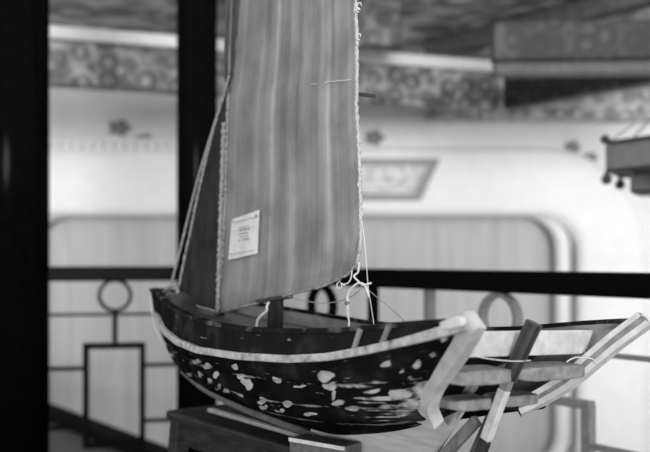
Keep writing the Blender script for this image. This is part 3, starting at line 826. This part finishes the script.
face_box(K, (-2.3, 5.0), 1.016, 1.27, .16, M['pat_mid'], 'painted_beam', 'light painted beam with rosettes spanning the back above the white wall', fillet=(1.27, 1.345, M['beamlight'], 'pale_fillet'))
face_box((1.215, 6.18), (2.14, 4.84), 1.016, 1.30, .12, M['pat_dark'], 'painted_beam', 'dark painted beam coming forward to the right from the beam corner')
face_box((wx(430, 6.95), 6.95), (wx(720, 6.95), 6.95), 1.08, 1.40, .2495, M['pat_light'], 'painted_frieze', 'light painted frieze on the wall top at right, under the dark beam', 'frieze')
face_box((wx(495, 4.75), 4.76), (wx(800, 4.7), 4.66), .965, 1.035, .1, M['beam'], 'ledge_beam', 'plain grey ledge at upper right with a dark rosette panel above it', fillet=(1.035, 1.24, M['pat_dark'], 'rosette_panel'))
face_box((wx(425, 6.36), 6.4), (2.1, 4.6), 1.42, 1.54, .14, M['beam'], 'ceiling_beam', 'plain grey ceiling beam slanting up to the top right corner')
face_box((wx(300, 5.25), 5.3), (wx(403, 5.25), 5.3), 1.25, 1.54, .1, M['pat_grey'], 'hanging_board', 'grey ornamented board just right of the sail at the top, under the ceiling', 'board')
bm = bmesh.new(); add_box(bm, (0, 6.3, CH+1.59), EX, EY, EZ, 10.4, 2.3, .1); struct(obj('ceiling', bm, M['ceil']))
face_box((-3.0, 6.2), (wx(160, 6), 6.6), 1.44, 1.54, .14, M['beam'], 'ceiling_beam', 'grey ceiling beam above the painted beam at upper left')

# ------------------------------------------------------------------ hanging lantern
YL = 3.3
lc = W(680, 155, YL)
lan = empty('hanging_lantern', (lc.x, lc.y, W(0, 190, YL).z), 'dark framed hanging palace lantern with grey panels at the right border', 'lantern')
def hexp(r, z, k): q = math.radians(60*k+2); return Vector((lc.x+r*math.cos(q), lc.y+r*math.sin(q), z))
rU, rLo = .265, .175
z0, z1, z2, z3 = W(0, 171, YL).z, W(0, 143, YL).z, W(0, 192, YL).z, W(0, 173, YL).z
for (r, za, zb, nm, w) in ((rU, z0, z1, 'upper', .012), (rLo, z2, z3, 'lower', .011)):
    bm = bmesh.new()
    for k in range(6):
        for z in (za, zb): bar(bm, hexp(r, z, k), hexp(r, z, k+1), w, w)
        bar(bm, hexp(r, za, k), hexp(r, zb, k), w*1.3, w*1.3, up=EX)
    if nm == 'lower':
        for k in range(6): bar(bm, hexp(rLo, z3, k), hexp(rU, z0, k), .012, .012)
    obj(nm+'_frame', bm, M['lantern'], lan)
    for k in range(6):
        bm = bmesh.new(); a, b = hexp(r-.006, za, k), hexp(r-.006, za, k+1); nn_ = (b-a).cross(EZ).normalized()
        prism(bm, [a, b, b+EZ*(zb-za), a+EZ*(zb-za)], nn_*-.003); obj(nm+'_panel', bm, M['lanternp'], lan)
for k in range(6):
    bm = bmesh.new(); bmesh.ops.create_icosphere(bm, subdivisions=2, radius=.018); bmesh.ops.translate(bm, verts=bm.verts[:], vec=hexp(rU+.012, z1+.012, k)); obj('finial', bm, M['lantern'], lan, smooth=True)
    bm = bmesh.new(); c = hexp(rU+.006, z0-.02, k)
    lathe(bm, c, [(.006, -.03), (.018, -.022), (.02, -.005), (.008, .01), (.005, .02)], 12); obj('pendant', bm, M['lantern'], lan, smooth=True)
top = Vector((lc.x, lc.y, CH+.62))
for k in range(6):
    bm = bmesh.new(); tube(bm, [hexp(rU, z1, k), top], .004, 6); obj('cord', bm, M['cord'], lan)
bm = bmesh.new(); tube(bm, [top, Vector((lc.x, lc.y, CH+1.55))], .006, 8); obj('hanging_cord', bm, M['cord'], lan)

# ------------------------------------------------------------------ light
w = bpy.data.worlds.new('overcast'); bpy.context.scene.world = w; w.use_nodes = True
nt = w.node_tree; bg = nt.nodes['Background']
tc = nt.nodes.new('ShaderNodeTexCoord'); sx = nt.nodes.new('ShaderNodeSeparateXYZ'); nt.links.new(tc.outputs['Generated'], sx.inputs[0])
rp = nt.nodes.new('ShaderNodeValToRGB'); rp.color_ramp.elements[0].position = .42; rp.color_ramp.elements[0].color = (.7, .7, .7, 1)
rp.color_ramp.elements[1].position = .62; rp.color_ramp.elements[1].color = (1, 1, 1, 1)
mr = nt.nodes.new('ShaderNodeMapRange'); mr.inputs['From Min'].default_value = -1; mr.inputs['From Max'].default_value = 1
nt.links.new(sx.outputs['Z'], mr.inputs['Value']); nt.links.new(mr.outputs[0], rp.inputs['Fac']); nt.links.new(rp.outputs[0], bg.inputs['Color'])
bg.inputs['Strength'].default_value = .85
sd = bpy.data.lights.new('sun', 'SUN'); sd.energy = 2.2; sd.angle = math.radians(16)
so = bpy.data.objects.new('sun', sd); C.objects.link(so)
so.rotation_euler = Vector((-.04, .99, -.01)).to_track_quat('-Z', 'Y').to_euler()

# ------------------------------------------------------------------ camera
cd = bpy.data.cameras.new('camera'); cam = bpy.data.objects.new('camera', cd); C.objects.link(cam)
cam.location = (0, 0, CH); cam.rotation_euler = (math.pi/2, 0, 0)
cd.sensor_width = 36; cd.lens = F/650*36; cd.shift_y = (HY-226)/650
cd.dof.use_dof = True; cd.dof.focus_distance = 1.45; cd.dof.aperture_fstop = .05/.0165
cd.clip_start = .02
sc = bpy.context.scene; sc.camera = cam
sc.view_settings.view_transform = 'Standard'; sc.view_settings.look = 'None'; sc.view_settings.gamma = 1; sc.view_settings.exposure = .3
